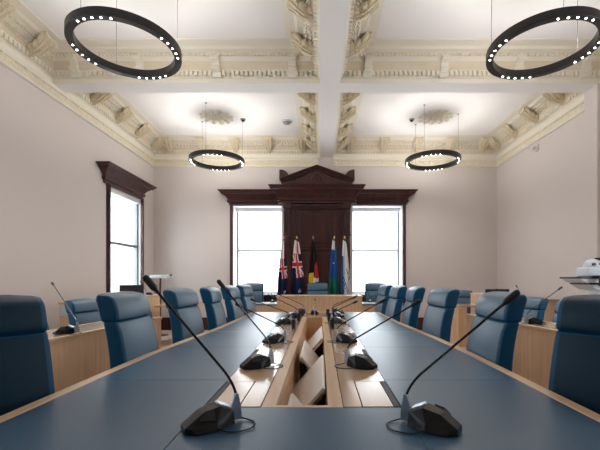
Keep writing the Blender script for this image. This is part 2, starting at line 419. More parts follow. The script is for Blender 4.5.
def window(i, fn, h, cornice=None, arch=(1, 1), sd=-.43):
    a0, a1, z0, z1 = h
    w = bpy.data.objects.new('window_%d' % i, None); COL.objects.link(w); struct(w)
    m = MB()
    for (p, q, r, s) in ((a0, a0 + .05, z0, z1), (a1 - .05, a1, z0, z1), (a0 + .05, a1 - .05, z0, z0 + .06), (a0 + .05, a1 - .05, z1 - .05, z1)): bx(m, fn, p, q, sd, sd + .08, r, s, .004)
    bx(m, fn, a0 + .05, a1 - .05, sd + .01, sd + .08, 1.885, 1.935, .004)
    m.build('sash_frame', M['sash'], w)
    g = MB(); bx(g, fn, a0 + .05, a1 - .05, sd + .035, sd + .04, z0 + .06, z1 - .05); g.build('glass_pane', M['glass'], w, 0)
    # reveal lining
    l = MB()
    bx(l, fn, a0 - .001, a0 + .012, -.485, -.0, z0, z1); bx(l, fn, a1 - .012, a1 + .001, -.485, -.0, z0, z1)
    bx(l, fn, a0, a1, -.485, -.0, z1 - .012, z1 + .001); bx(l, fn, a0, a1, -.485, -.0, z0 - .001, z0 + .012)
    l.build('reveal_lining', M['whitepaint'], w, 0)
    s = MB()
    if arch[0]: bx(s, fn, a0 - .055, a0, -.01, .05, .30, z1 + .03, .006); bx(s, fn, a0 - .075, a0 - .055, -.01, .03, .30, z1 + .03, .006)
    if arch[1]: bx(s, fn, a1, a1 + .055, -.01, .05, .30, z1 + .03, .006); bx(s, fn, a1 + .055, a1 + .075, -.01, .03, .30, z1 + .03, .006)
    bx(s, fn, a0, a1, -.01, .045, z1, z1 + .03, .006)
    s.build('architrave', M['mahogany'], w)
    q = MB(); bx(q, fn, a0, a1, -.02, .09, z0 - .04, z0, .01); bx(q, fn, a0, a1, -.01, .025, .30, z0 - .04, .004); q.build('sill_board', M['mahogany'], w)
    if cornice:
        c = MB(); moulding(c, fn, cornice[0], cornice[1], WCP, 0, cornice[2]); c.build('cornice_hood', M['mahogany'], w, 25)
    return w
def blind(fn, h, lb, o=-.30):
    a0, a1, z0, z1 = h
    t = thing('roller_blind', lb, 'blind', (0, 0, 0), 0, 'white roller blinds')
    m = MB(); bx(m, fn, a0 + .045, a1 - .045, o, o + .002, z0 + .05, z1 - .10); m.build('blind_fabric', M['blind'], t, 0)
    m = MB(); bx(m, fn, a0 + .02, a1 - .02, o - .04, o + .05, z1 - .10, z1 - .014, .012); m.build('cassette', M['whitepaint'], t)
    m = MB(); bx(m, fn, a0 + .045, a1 - .045, o - .006, o + .008, z0 + .035, z0 + .06, .004); m.build('bottom_bar', M['whitepaint'], t)
window(1, back, WB[0], (-2.12, -1.02, 0), (1, 0)); window(2, back, WB[1], (.90, 2.02, 0), (0, 1)); window(3, left, WL[0], (6.66, 8.02, .0), sd=-.13)
window(4, left, WL[1]); window(5, left, WL[2])  # out-of-view windows, added as extra daylight from the left
right = lambda a, o, z: (XR - o, a, z)
window(6, right, WR_ADDED[0]); window(7, right, WR_ADDED[1])  # out-of-view windows, added as extra daylight from the right
blind(back, WB[0], 'white roller blind drawn down on the window left of the dark wooden doorway')
blind(back, WB[1], 'white roller blind drawn down on the window right of the dark wooden doorway')
blind(left, WL[0], 'white roller blind drawn down on the single window in the left wall', -.06)

# doorway
d = bpy.data.objects.new('door_1', None); COL.objects.link(d); struct(d)
DC = -.07
m = MB(); bx(m, back, -.69, .55, 0, .03, 0, 2.97)
def panel(mb, a0, a1, z0, z1):
    for k, (ins, o) in enumerate(((0, .045), (.05, .04))):
        pass
    for (p, q, r, s) in ((a0, a0 + .035, z0, z1), (a1 - .035, a1, z0, z1), (a0 + .035, a1 - .035, z0, z0 + .035), (a0 + .035, a1 - .035, z1 - .035, z1)): bx(mb, back, p, q, .028, .052, r, s, .008)
    bx(mb, back, a0 + .09, a1 - .09, .028, .044, z0 + .09, z1 - .09, .012)
bx(m, back, -.69, -.54, .03, .045, 0, 2.9, .004); bx(m, back, .40, .55, .03, .045, 0, 2.9, .004)
m.build('door_leaf', M['mahogany'], d)
for z0, z1 in ((1.98, 2.83), (.95, 1.92), (.2, .88)):
    m = MB(); panel(m, -.50, .36, z0, z1); m.build('door_panel', M['mahogany'], d)
m = MB(); bx(m, back, -.69, .55, .0, .12, 2.90, 2.97, .012); bx(m, back, -.69, .55, 0, .09, 2.86, 2.90, .008); m.build('door_head', M['mahogany'], d)
for c in (-.77, .63):
    m = MB(); bx(m, back, c - .09, c + .09, 0, .14, 0, .35, .008); bx(m, back, c - .08, c + .08, 0, .11, .35, 3.0, .004)
    for k in range(3): bx(m, back, c - .058 + k * .043, c - .032 + k * .043, .11, .128, 2.28, 2.85, .008)
    bx(m, back, c - .09, c + .09, 0, .16, 2.86, 2.98, .012)
    bx(m, back, c - .088, c + .088, 0, .14, 2.22, 2.27, .01); bx(m, back, c - .06, c + .06, .10, .15, 2.03, 2.22, .02)
    m.build('pilaster', M['mahogany'], d)
m = MB(); moulding(m, back, -.93, .79, WCP_, .14, .01); m.build('entablature', M['mahogany'], d, 25)
# pediment
m = MB(); zb, ze, za = 3.36, 3.52, 3.83
tym = [(DC - .80, zb), (DC + .80, zb), (DC + .80, ze - .02), (DC, za - .07), (DC - .80, ze - .02)]
m.prism(tym, .0, .20, lambda p, t: back(p[0], t, p[1]), 0, 0); m.build('tympanum', M['mahogany'], d, 25)
m = MB()
for sg in (-1, 1):
    A = Vector((sg * .86, ze)); B = Vector((0, za)); n = Vector((-(B.y - A.y) * 1, (B.x - A.x))).normalized()
    if n.y < 0: n = -n
    for (h0, h1, out) in ((-.085, -.05, .24), (-.05, -.025, .28), (-.025, 0, .32)):
        q = [A + n * h0, A + n * h1, B + Vector((0, h1 * 1.06)), B + Vector((0, h0 * 1.06))]
        m.prism([(DC + p.x, p.y) for p in q], .0, out, lambda p, t: back(p[0], t, p[1]), 0, .004)
m.build('raking_cornice', M['mahogany'], d, 25)
m = MB()
arc = [(math.cos(a) * .13, 3.47 + math.sin(a) * .17) for a in [math.pi * k / 10 for k in range(11)]]
m.tube([back(DC + x, .21, z) for x, z in arc], .022, 8)
m.tube([back(DC + x * .55, .21, 3.47 + (z - 3.47) * .6) for x, z in arc], .016, 8)
for sg in (-1, 1):
    m.tube([back(DC + sg * (.24 + .42 * k / 4), .205, 3.62 - .13 * k / 4) for k in range(5)], .014, 8)
    m.tube([back(DC + sg * (.24 + .42 * k / 4), .205, 3.44) for k in range(5)], .010, 8)
m.build('carved_arch', M['mahogany'], d)
for sg in (-1, 1):
    m = MB()
    out = [(.66, ze)] + [(.66, 3.60)] + [(.86 - .2 * math.cos(a), 3.60 + .17 * math.sin(a)) for a in [R(20 + 14 * k) for k in range(6)]] + [(.88, 3.77), (.88, ze)]
    m.prism([(DC + sg * x, z) for x, z in out], .02, .14, lambda p, t: back(p[0], t, p[1]), 0, .006); m.build('acroterion', M['mahogany'], d, 25)

# ------------------------------------------------------------------ ring pendants
RD, RW, RH = 1.06, .070, .080
def ring_proto():
    t = thing('ring_pendant', None, None)
    ro, ri = RD / 2, RD / 2 - RW
    rb = MB().lathe([(ri, .003), (ri + .003, 0), (ro - .003, 0), (ro, .003), (ro, RH - .003), (ro - .003, RH), (ri + .003, RH), (ri, RH - .003)], 96, close=True).build('ring_body', M['ringblack'], t)
    for g in range(4):
        for k in range(5):
            a = R(90 * g - 96 + (k - 2) * 9.5)
            rr = (ro + ri) / 2
            o = MB().lathe([(.0001, -.003), (.007, -.003), (.010, -.001), (.010, .002)], 12).build('led_spot', M['led'], rb)
            o.location = (rr * math.cos(a), rr * math.sin(a), 0)
    return t
RINGS = [((-1.99, 3.76, 3.55), 'black ring pendant light nearest on the left, largest of the left pair', 0), ((2.29, 3.76, 3.55), 'black ring pendant light nearest on the right, cut by the photo edge', 8),
         ((-2.03, 7.2, 3.50), 'small far black ring pendant light above the window left of the doorway', 12), ((2.22, 7.2, 3.50), 'small far black ring pendant light right of the doorway window', -14)]
proto = ring_proto()
for i, (loc, lb, rz) in enumerate(RINGS):
    o = proto if i == 0 else copy_tree(proto)
    o.location = loc; o.rotation_euler = (0, 0, R(rz)); tag(o, lb, 'ceiling light', 'black ring pendant lights')
for o in [x for x in COL.objects if x.name.startswith('ring_pendant')]:
    for k in range(3):
        a = R(10 + 120 * k); r = RD / 2 - RW / 2
        MB().tube([(r * math.cos(a), r * math.sin(a), RH - .005), (r * math.cos(a), r * math.sin(a), ZC - o.location.z)], .0028, 6).lathe([(.02, ZC - o.location.z - .012), (.02, ZC - o.location.z)], 10, (r * math.cos(a), r * math.sin(a), 0)).build('suspension_wire', M['grey'], o)

# ------------------------------------------------------------------ conference table
TZ = .74
T = thing('conference_table', 'long conference table with blue-grey leather top, oak edging and open centre trough', 'table', (0, 0, 0))
Ls = [(.45, -1.045), (2.3, -1.04), (3.0, -.985), (3.5, -.945), (4.2, -.925), (5.12, -.915)]
Rs = [(.45, .915), (2.3, .92), (2.9, .90), (3.4, .86), (4.0, .815), (5.12, .79)]
def at(tab, y):
    for (a, b), (c, e) in zip(tab, tab[1:]):
        if a <= y <= c: return b + (e - b) * (y - a) / (c - a)
    return tab[0][1] if y < tab[0][0] else tab[-1][1]
def slab(mb, xa, xb, y0, y1, z0, z1, mi=0, bev=0):
    """xa/xb: constants or edge tables; follows the tapering outline"""
    ys = sorted({y0, y1, *[p[0] for tb in (xa, xb) if isinstance(tb, list) for p in tb if y0 < p[0] < y1]})
    f = lambda t, y: at(t, y) if isinstance(t, list) else t
    poly = [(f(xa, y), y) for y in ys] + [(f(xb, y), y) for y in reversed(ys)]
    mb.prism(poly, z0, z1, lambda p, t: (p[0], p[1], t), mi, bev, 1)
off = lambda tab, dx: [(y, x + dx) for y, x in tab]
SX0, SX1, SY0, SY1 = -.164, .03, 1.36, 4.51        # trough opening
m = MB()
slab(m, Ls, -.225, .45, 5.15, .70, .733); slab(m, .093, Rs, .45, 5.15, .70, .733)
m.box(-.225, .093, .45, 1.36 - .03, .70, .733); m.box(-.225, .093, 4.56, 5.15, .70, .733)
m.build('tabletop', M['dark'], T, 0)
g = .0012
segs = [.45, 1.70, 2.52, 3.262]
for a, b in zip(segs, segs[1:]):
    m = MB(); slab(m, Ls, -.43 - g, a + g, b - g, .733, TZ, 0, .0010); m.build('leather_panel', M['leather_top'], T)
    m = MB(); slab(m, .30 + g, Rs, a + g, b - g, .733, TZ, 0, .0010); m.build('leather_panel', M['leather_top'], T)
m = MB(); slab(m, Ls, -.43 - g, 3.275, 5.12, .733, TZ, 0, .0010); m.build('leather_panel', M['leather_top'], T)
m = MB(); slab(m, .30 + g, Rs, 3.275, 5.12, .733, TZ, 0, .0010); m.build('leather_panel', M['leather_top'], T)
m = MB(); m.box(-.43 + g, .30 - g, .45, 1.335, .733, TZ, 0, .001); m.build('leather_panel', M['leather_top'], T)
m = MB(); slab(m, Ls, -.43 - g, 3.263, 3.274, .733, .7405); slab(m, .30 + g, Rs, 3.263, 3.274, .733, .7405); m.build('cross_inlay', M['oak_light'], T, 0)
m = MB(); slab(m, off(Ls, -.055), off(Ls, -.001), .45, 5.12, .685, .7405, 0, .003); m.build('edge_trim', M['oak_light'], T)
m = MB(); slab(m, off(Rs, .001), off(Rs, .055), .45, 5.12, .685, .7405, 0, .003); m.build('edge_trim', M['oak_light'], T)
MB().box(-.97, .845, 5.121, 5.175, .685, .7405, bev=.003).build('edge_trim', M['oak_light'], T)
MB().box(-1.10, .97, .395, .449, .685, .7405, bev=.003).build('edge_trim', M['oak_light'], T)
# veneer deck beside the trough with lift-up hatches and cable slits
HY = [(1.345, 1.68), (2.14, 2.45), (2.92, 3.20), (3.56, 3.84), (4.22, 4.48)]
m = MB()
yy = 1.338
for (a, b) in HY:
    if a - yy > .01:
        m.box(-.43 + g, -.22, yy + g, a - g, .733, TZ, bev=.001); m.box(.088, .30 - g, yy + g, a - g, .733, TZ, bev=.001)
    m.box(-.296, -.22, a, b, .733, TZ, bev=.001); m.box(.088, .155, a, b, .733, TZ, bev=.001)
    yy = b
m.box(-.43 + g, -.22, yy + g, 5.12, .733, TZ, bev=.001); m.box(.088, .30 - g, yy + g, 5.12, .733, TZ, bev=.001)
m.box(-.217, .085, 4.56, 5.12, .733, TZ, bev=.001)
m.build('veneer_deck', M['oak_top'], T)
for a, b in HY:
    for (p, q) in ((-.402, -.300), (.159, .272)):
        m = MB(); m.box(p, q, a + .002, b - .002, .733, TZ, bev=.001); m.build('cable_hatch', M['oak_top'], T)
    for (p, q) in ((-.426, -.405), (.275, .297)):
        m = MB(); m.box(p, q, a + .005, b - .005, .733, .739); m.build('brush_slit', M['blackmatt'], T, 0)
m = MB()
m.box(-.217, SX0, 1.338, 4.557, .70, TZ, bev=.002); m.box(SX1, .085, 1.338, 4.557, .70, TZ, bev=.002)
m.box(SX0, SX1, 1.338, SY0, .70, TZ, bev=.002); m.box(SX0, SX1, SY1, 4.557, .70, TZ, bev=.002)
m.build('trough_rim', M['oak_light'], T)
m = MB(); tb = .46
m.box(SX0 - .02, SX0, .9, SY1 + .02, tb, .70); m.box(SX1, SX1 + .02, .9, SY1 + .02, tb, .70)
m.box(SX0, SX1, SY1, SY1 + .02, tb, .70); m.box(SX0, SX1, .88, .9, tb, .70); m.box(SX0 - .02, SX1 + .02, .88, SY1 + .02, tb - .02, tb)
m.build('trough', M['oak'], T, 0)
for (y0, y1, side) in ((1.0, 1.58, -1), (1.60, 2.29, 1), (2.31, 2.92, -1), (2.94, 3.68, 1)):
    xl, xh = (SX1 - .012, SX0 + .035) if side < 0 else (SX0 + .012, SX1 - .006)
    zl, zh = .52, (.712 if side < 0 else .728)
    mb = MB(); dx = .014
    mb.prism([(xl, zl), (xh, zh), (xh + (dx if side < 0 else -dx) * .9, zh + .006), (xl + (dx if side < 0 else -dx), zl + .014)], y0, y1, lambda p, t: (p[0], t, p[1]), 0, .002)
    mb.build('screen_flap', M['beige'], T)
    mb = MB(); mb.prism([(xl, zl - .03), (xh, zl - .03), (xh, zh - .025), (xl, zl - .018)], y0 + .004, y0 + .02, lambda p, t: (p[0], t, p[1])); mb.build('flap_gap_dark', M['dark'], T, 0)  # black plate painting the dark gap below each flap
for y0, y1 in ((1.2, 1.5), (3.9, 4.2)):
    for x0, x1 in ((-.44, -.28), (.14, .30)):
        m = MB(); m.box(x0, x1, y0, y1, 0, .70, bev=.006); m.build('pedestal', M['oak'], T)

# ------------------------------------------------------------------ chairs (face +x)
def chair(name, label, cat, loc, rz, group, ztop=1.13, zsplit=.965, front='chair_front', wb=.50, wt=.45, dark='chair_dark'):
    t = thing(name, label, cat, loc, rz, group)
    fx = lambda z: -.215 - .16 * (z - .5) - .03 * math.sin((z - .5) / (ztop - .5) * math.pi * 1.0) * -1
    def wid(z): return (wb + (wt - wb) * max(0, (z - .55)) / (ztop - .55)) / 2
    def block(z0, z1, th, bulge, roundtop, nm):
        b = bmesh.new()
        NZ, NY = 9, 7; rows = []
        for i in range(NZ + 1):
            z = z0 + (z1 - z0) * i / NZ; row = []
            q = i / NZ
            r = 0
            if roundtop and q > .72: r = ((q - .72) / .28) ** 2
            pinch = .010 * (max(0, 1 - q / .09) + (0 if roundtop else max(0, (q - .91) / .09)))
            for j in range(NY + 1):
                y = (-1, -.90, -.55, -.2, .2, .55, .90, 1)[j]
                e = abs(y) ** 4
                row.append((fx(z) + bulge * math.sin(math.pi * min(1, q * 1.0 + .0)) - .016 * e - .045 * r - pinch, y * wid(z) * (1 - .05 * r), z - .012 * (e if roundtop and i == NZ else 0)))
            rows.append(row)
        F = [[b.verts.new(p) for p in row] for row in rows]
        Bk = [[b.verts.new((fx(z0 + (z1 - z0) * i / NZ) - th + (.02 * ((i / NZ - .8) / .2 if roundtop and i / NZ > .8 else 0)) + .012 * (abs((-1, -.90, -.55, -.2, .2, .55, .90, 1)[j]) ** 4), rows[i][j][1], rows[i][j][2])) for j in range(NY + 1)] for i in range(NZ + 1)]
        fr = []
        for i in range(NZ):
            for j in range(NY):
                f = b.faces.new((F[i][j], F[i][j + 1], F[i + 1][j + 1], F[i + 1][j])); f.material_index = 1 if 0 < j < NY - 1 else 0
                b.faces.new((Bk[i][j], Bk[i + 1][j], Bk[i + 1][j + 1], Bk[i][j + 1]))
        for i in range(NZ):
            b.faces.new((F[i][0], F[i + 1][0], Bk[i + 1][0], Bk[i][0])); b.faces.new((F[i][NY], Bk[i][NY], Bk[i + 1][NY], F[i + 1][NY]))
        for j in range(NY):
            b.faces.new((F[0][j], Bk[0][j], Bk[0][j + 1], F[0][j + 1]))
            f = b.faces.new((F[NZ][j], F[NZ][j + 1], Bk[NZ][j + 1], Bk[NZ][j])); f.material_index = 1 if roundtop and 0 < j < NY - 1 else 0
        bmesh.ops.recalc_face_normals(b, faces=b.faces[:])
        ed = [e for e in b.edges if len(e.link_faces) == 2 and e.calc_face_angle(0) > R(50)]
        bmesh.ops.bevel(b, geom=ed, offset=.012, segments=3, affect='EDGES', profile=.5)
        mb = MB(); mb.bm(b, by_mat=True)
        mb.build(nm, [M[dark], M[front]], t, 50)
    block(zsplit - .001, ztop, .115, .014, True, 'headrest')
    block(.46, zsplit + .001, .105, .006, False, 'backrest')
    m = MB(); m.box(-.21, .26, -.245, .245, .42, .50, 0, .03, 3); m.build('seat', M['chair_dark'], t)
    m = MB(); m.tube([(0, 0, .10), (0, 0, .25), (0, 0, .251), (0, 0, .42)], [.035, .035, .022, .022], 14); m.build('gas_column', M['chrome'], t)
    m = MB()
    for k in range(5):
        a = R(72 * k + 10); m.tube([(0, 0, .115), (.28 * math.cos(a), .28 * math.sin(a), .075)], [.03, .018], 8)
    sb = m.build('star_base', M['chrome'], t)
    for k in range(5):
        a = R(72 * k + 10); c = MB()
        c.tube([(.28 * math.cos(a) - .02 * math.sin(a), .28 * math.sin(a) + .02 * math.cos(a), .03), (.28 * math.cos(a) + .02 * math.sin(a), .28 * math.sin(a) - .02 * math.cos(a), .03)], .03, 12)
        c.tube([(.28 * math.cos(a), .28 * math.sin(a), .05), (.28 * math.cos(a), .28 * math.sin(a), .085)], .01, 6)
        c.build('castor', M['blackmatt'], sb)
    return t
GC = 'high-backed blue leather chairs along the conference table'
KN = ['nearest', 'second', 'third', 'fourth', 'fifth', 'sixth']
def place(src, lb, loc, rz, group):
    o = copy_tree(src); o.location = loc; o.rotation_euler = (0, 0, rz); o['label'] = lb; o['group'] = group; return o
c1 = chair('conference_chair', 'nearest shade-darkened blue chair on the left side of the table, cut by the photo edge', 'chair', (-1.075, 1.20, 0), R(-38), GC, ztop=1.145, zsplit=.985, front='chair_dim')
place(c1, 'nearest shade-darkened blue chair on the right side of the table, cut by the photo edge', (.945, 1.24, 0), R(180 + 38), GC)
LC = [(-.885, 2.32, 2), (-.885, 3.22, -4), (-.81, 3.89, 3), (-.765, 4.53, -2), (-.75, 5.27, -6)]
RC = [(.775, 2.30, -2), (.765, 3.28, 3), (.70, 4.03, -3), (.65, 4.66, 2), (.63, 5.42, 4)]
c2 = None
for i, (x, y, a) in enumerate(LC):
    lb = 'blue leather high-backed chair, %s from the camera in the row left of the table' % KN[i + 1]
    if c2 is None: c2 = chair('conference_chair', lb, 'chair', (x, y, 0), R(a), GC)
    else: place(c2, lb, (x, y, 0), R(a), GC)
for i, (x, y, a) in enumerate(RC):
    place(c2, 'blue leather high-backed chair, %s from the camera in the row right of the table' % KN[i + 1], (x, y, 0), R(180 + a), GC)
# chairs behind the dais
GD = 'chairs behind the raised desk'
place(c2, 'grey-blue chair in front of the left far window behind the desk', (-1.445, 7.72 - .20, 0), R(-90), GD)
place(c2, 'grey-blue chair in front of the right far window behind the desk', (1.20, 7.72 - .20, 0), R(-90), GD)
place(c2, 'dark teal chair in front of the flags behind the centre of the raised desk', (-.05, 7.53, 0), R(-90), GD)
# lower chairs behind the side benches
GV = 'lower blue chairs behind the side benches'
c3 = chair('side_chair', 'low slate blue chair behind left bench, nearest, half hidden by the dark front chair', 'chair', (-2.47, 3.36, 0), R(-3), GV, ztop=.975, zsplit=.825, wb=.52, wt=.50)
place(c3, 'low slate blue chair behind left bench next to the bench microphone', (-2.47, 4.30, 0), R(-6), GV)
place(c3, 'low slate blue chair behind right bench, half hidden by the dark front chair', (2.45, 3.93, 0), R(184), GV)
place(c3, 'low slate blue chair behind right bench, left of the pale oak block', (2.45, 4.76, 0), R(184), GV)
place(c3, 'low slate blue chair behind the far oak bench on the right', (2.95, 7.45, 0), R(-95), GV)

# ------------------------------------------------------------------ benches
def bench(label, p0, p1, depth, h, side, ends=True, top='leather'):
    """front line p0 -> p1 in plan, body lies on `side` of it (+1: left of direction)"""
    dx, dy = p1[0] - p0[0], p1[1] - p0[1]; L = math.hypot(dx, dy)
    t = thing('oak_bench_desk', label, 'desk', (p0[0], p0[1], 0), math.atan2(dy, dx), 'oak fronted bench desks')
    s = side
    b = lambda m, x0, x1, y0, y1, z0, z1, bev=.004: m.box(x0, x1, min(s * y0, s * y1), max(s * y0, s * y1), z0, z1, bev=bev)
    m = MB(); b(m, 0, L, 0, .035, 0, h - .03, .003); m.build('front_panel', M['oak'], t)
    for x in (0, L - .035):
        m = MB(); b(m, x, x + .035, .036, .15, 0, h - .03, .003); m.build('end_panel', M['oak'], t)
    m = MB(); b(m, -.01, L + .01, -.012, .03, h - .029, h); m.build('edge_trim', M['oak_light'], t)
    m = MB(); b(m, -.01, L + .01, depth - .03, depth, h - .029, h); m.build('edge_trim', M['oak_light'], t)
    m = MB(); b(m, -.01, L + .01, .031, depth - .031, h - .029, h - .001, .001); m.build('desk_top', M['oak_top'], t)
    return t
bench('oak fronted bench desk on the left behind the row of chairs', (-2.20, 1.9), (-1.98, 4.55), .42, .74, 1)
bench('oak fronted bench desk on the right behind the row of chairs', (2.33, 2.2), (1.97, 4.92), .42, .74, -1)
bench('short far oak bench on the left in front of the wall window', (-2.50, 6.5), (-2.50, 7.7), .45, .74, 1)
bench('short far oak bench on the right with the low chair behind it', (2.47, 6.5), (2.47, 6.95), .42, .74, -1)
def back_bench(label, x0, x1, y0, y1, h):
    t = thing('oak_side_cabinet', label, 'cabinet', ((x0 + x1) / 2, y0, 0), 0, 'oak side cabinets by the walls')
    w = (x1 - x0) / 2; L = y1 - y0
    MB().box(-w, w, 0, L, 0, h - .025, bev=.004).build('carcass', M['oak'], t)
    MB().box(-w - .012, w + .012, -.012, L + .01, h - .025, h, bev=.004).build('cabinet_top', M['oak_light'], t)
    return t
t = back_bench('low oak cabinet by the left wall carrying a dark monitor', -3.52, -3.20, 4.93, 7.3, .90)
MB().box(-.15, -.06, -.006, .002, .71, .865, bev=.002).build('end_plate', M['white'], t)
back_bench('low oak cabinet by the right wall carrying a dark monitor, pale end visible', 2.93, 3.22, 4.93, 7.1, .94)

# raised desk at the far end
D = thing('dais_desk', 'wide oak desk with higher centre across the far end of the room', 'desk', (-.01, 6.72, 0))
MB().box(-.785, .785, 0, .04, 0, .875, bev=.003).build('centre_panel', M['oak'], D)
MB().box(-.80, .80, -.015, .50, .876, .90, bev=.004).build('centre_top', M['oak_light'], D)
for s in (-1, 1):
    m = MB(); m.box(min(s * .79, s * 1.58), max(s * .79, s * 1.58), .14, .18, 0, .715, bev=.003); m.build('wing_panel', M['oak'], D)
    m = MB(); m.box(min(s * .805, s * 1.60), max(s * .805, s * 1.60), .125, .72, .716, .74, bev=.003); m.build('wing_top', M['leather_top'], D)
    m = MB(); m.box(min(s * 1.545, s * 1.58), max(s * 1.545, s * 1.58), .181, .45, 0, .715, bev=.003); m.build('end_panel', M['oak'], D)
    m = MB(); m.box(min(s * .745, s * .784), max(s * .745, s * .784), .041, .49, 0, .875, bev=.003); m.build('end_panel', M['oak'], D)
for x, lb in ((-1.02, 'white patch for glare on the left wing of the far desk'), (.92, 'white patch for glare on the right wing of the far desk')):
    o = MB().box(-.14, .14, -.105, .105, 0, .004).box(-.12, .16, -.08, .12, .004, .007).build('glare_patch', M['fwhite'], smooth=0); o.location = (x, 7.05, .7415); tag(o, lb, 'glare', 'glare patches on the far desk')  # white sheets standing in for glare on the leather wings

# ------------------------------------------------------------------ microphones
def mic(label, base, front, tip, up=.07, group='gooseneck microphones on the conference table', sc=1.0, hinge=None, cable=True, head=.011):
    t = thing('gooseneck_microphone', label, 'microphone', base, 0, group)
    a = math.atan2(front[1], front[0]); c, s = math.cos(a), math.sin(a)
    L = lambda p: Vector(((p[0] * c - p[1] * s) * sc, (p[0] * s + p[1] * c) * sc, p[2] * sc))
    pts = [(-.075, .040, .002), (-.075, -.040, .002), (.0, .068, .002), (.0, -.068, .002), (.075, .058, .002), (.075, -.058, .002), (.105, .03, .002), (.105, -.03, .002),
           (-.07, .036, .04), (-.07, -.036, .04), (.0, .062, .022), (.0, -.062, .022), (-.02, .034, .056), (-.02, -.034, .056), (.045, .03, .046), (.045, -.03, .046), (.085, .045, .016), (.085, -.045, .016), (.105, .028, .016), (.105, -.028, .016)]
    m = MB(); m.hull([L((p[0] * .86, p[1] * .86, p[2] * 1.2)) for p in pts], 0, .0012 * sc); bs = m.build('base', M['black'], t, 10)
    m = MB()                                                     # sloping silver touch plate over the rear
    q = [(-.068, .028, .0425), (-.068, -.028, .0425), (-.022, -.028, .0585), (-.022, .028, .0585)]
    q = [(p[0] * .86, p[1] * .86, p[2] * 1.2) for p in q]; q2 = [(p[0], p[1], p[2] + .004) for p in q]
    m.add([L(p) for p in q + q2], [(3, 2, 1, 0), (4, 5, 6, 7), (0, 1, 5, 4), (1, 2, 6, 5), (2, 3, 7, 6), (3, 0, 4, 7)]); m.build('touch_plate', M['silver'], bs, 0)
    m = MB()                                                     # button strip on the side facet
    q = [(.004, .058, .0275), (.004, .036, .0525), (.040, .033, .0485), (.06, .048, .031)]
    q = [(p[0] * .86, p[1] * .86, p[2] * 1.2) for p in q]; q2 = [(p[0], p[1] + .003, p[2] + .003) for p in q]
    m.add([L(p) for p in q + q2], [(3, 2, 1, 0), (4, 5, 6, 7), (0, 1, 5, 4), (1, 2, 6, 5), (2, 3, 7, 6), (3, 0, 4, 7)]); m.build('speaker_plate', M['blackmatt'], bs, 0)
    m = MB()                                                     # tall silver fin that carries the neck
    m.prism([(-.100, .004), (-.066, .004), (-.064, .05), (-.076, .092), (-.087, .092), (-.097, .05)], -.006, .006, lambda p, w: L((p[0], w, p[1])), 0, .002)
    m.build('neck_bracket', M['silver'], t)
    H = L((-.082, 0, .08)); E = Vector(tip) - Vector(base)
    C = H + Vector((0, 0, up * .5)) + (E - H) * .03
    P = []
    for k in range(13):
        u = k / 12 * .30
        P.append(H * (1 - u / .30) ** 2 + C * 2 * (u / .30) * (1 - u / .30) + (C + (E - C) * .14) * (u / .30) ** 2)
    dirv = (E - C).normalized()
    He = E - dirv * .058 * sc
    P += [P[-1] + (He - P[-1]) * k / 4 for k in range(1, 5)]
    m = MB(); m.tube(P, .0042 * sc, 8); m.build('gooseneck', M['black'], t)
    m = MB(); hd = head * sc
    m.tube([He - dirv * .012, He, He + dirv * .004, He + dirv * .012, E - dirv * .01, E - dirv * .003, E], [.005, .006, hd * .8, hd, hd, hd * .8, hd * .4], 12); m.build('microphone_head', M['blackmatt'], t)
    if cable:
        m = MB(); sgn = 1 if front[0] < 0 else -1
        pp = [L((-.09, 0, .010)), L((-.115, sgn * .02, .003)), L((-.122, sgn * .06, .003)), L((-.085, sgn * .095, .003)), L((-.03, sgn * .085, .003)), L((0, sgn * .056, .008))]
        pp = [Vector(p) for p in pp]
        sm = []
        for i in range(len(pp) - 1):
            p0, p1, p2, p3 = pp[max(i - 1, 0)], pp[i], pp[i + 1], pp[min(i + 2, len(pp) - 1)]
            for k in range(5):
                u = k / 5; sm.append(.5 * ((2 * p1) + (p2 - p0) * u + (2 * p0 - 5 * p1 + 4 * p2 - p3) * u * u + (3 * p1 - p0 - 3 * p2 + p3) * u ** 3))
        sm.append(pp[-1]); m.tube(sm, .0022, 6); m.build('cable', M['blackmatt'], t)
    return t
fl, fr = (-.82, -.57), (.82, -.57)
LM = [((-.345, 1.165), (-.555, 1.15, 1.22)), ((-.335, 1.95), (-.525, 1.87, 1.205)), ((-.335, 2.70), (-.605, 2.6, 1.035)), ((-.375, 3.80), (-.69, 3.62, 1.01)), ((-.34, 4.40), (-.60, 4.2, 1.03)), ((-.275, 4.92), (-.56, 4.75, 1.02))]
RM = [((.350, 1.155), (.627, 1.15, 1.172)), ((.215, 1.95), (.526, 1.90, 1.10)), ((.19, 2.72), (.480, 2.65, 1.065)), ((.19, 3.88), (.378, 3.7, .985)), ((.21, 4.5), (.424, 4.3, 1.0)), ((.24, 4.97), (.50, 4.85, .99))]
for i, (b, tp) in enumerate(LM):
    mic('black gooseneck microphone %s from the camera in the row left of the table trough' % KN[i], (*b, TZ + .0005), fl, tp, .07 if i < 2 else .05, cable=i < 4)
for i, (b, tp) in enumerate(RM):
    mic('black gooseneck microphone %s from the camera in the row right of the table trough' % KN[i], (*b, TZ + .0005), fr, tp, .07 if i < 2 else .05, cable=i < 4)
mic('black microphone at the far end of the table trough', (-.07, 4.86, TZ + .0005), (0, 1), (-.07, 5.1, .93), .05, cable=False)
GB = 'gooseneck microphones on the side benches'
mic('gooseneck microphone on the left bench in front of a low chair, leaning towards the wall', (-2.185, 3.14, .7405), (-.9, -.4), (-2.66, 3.62, 1.175), .05, GB)
mic('gooseneck microphone on the far end of the left bench', (-2.06, 4.25, .7405), (-.9, -.4), (-2.42, 4.32, .94), .05, GB)
mic('gooseneck microphone on the right bench leaning towards the wall', (2.25, 3.82, .7405), (.9, -.4), (2.62, 3.95, 1.125), .05, GB)
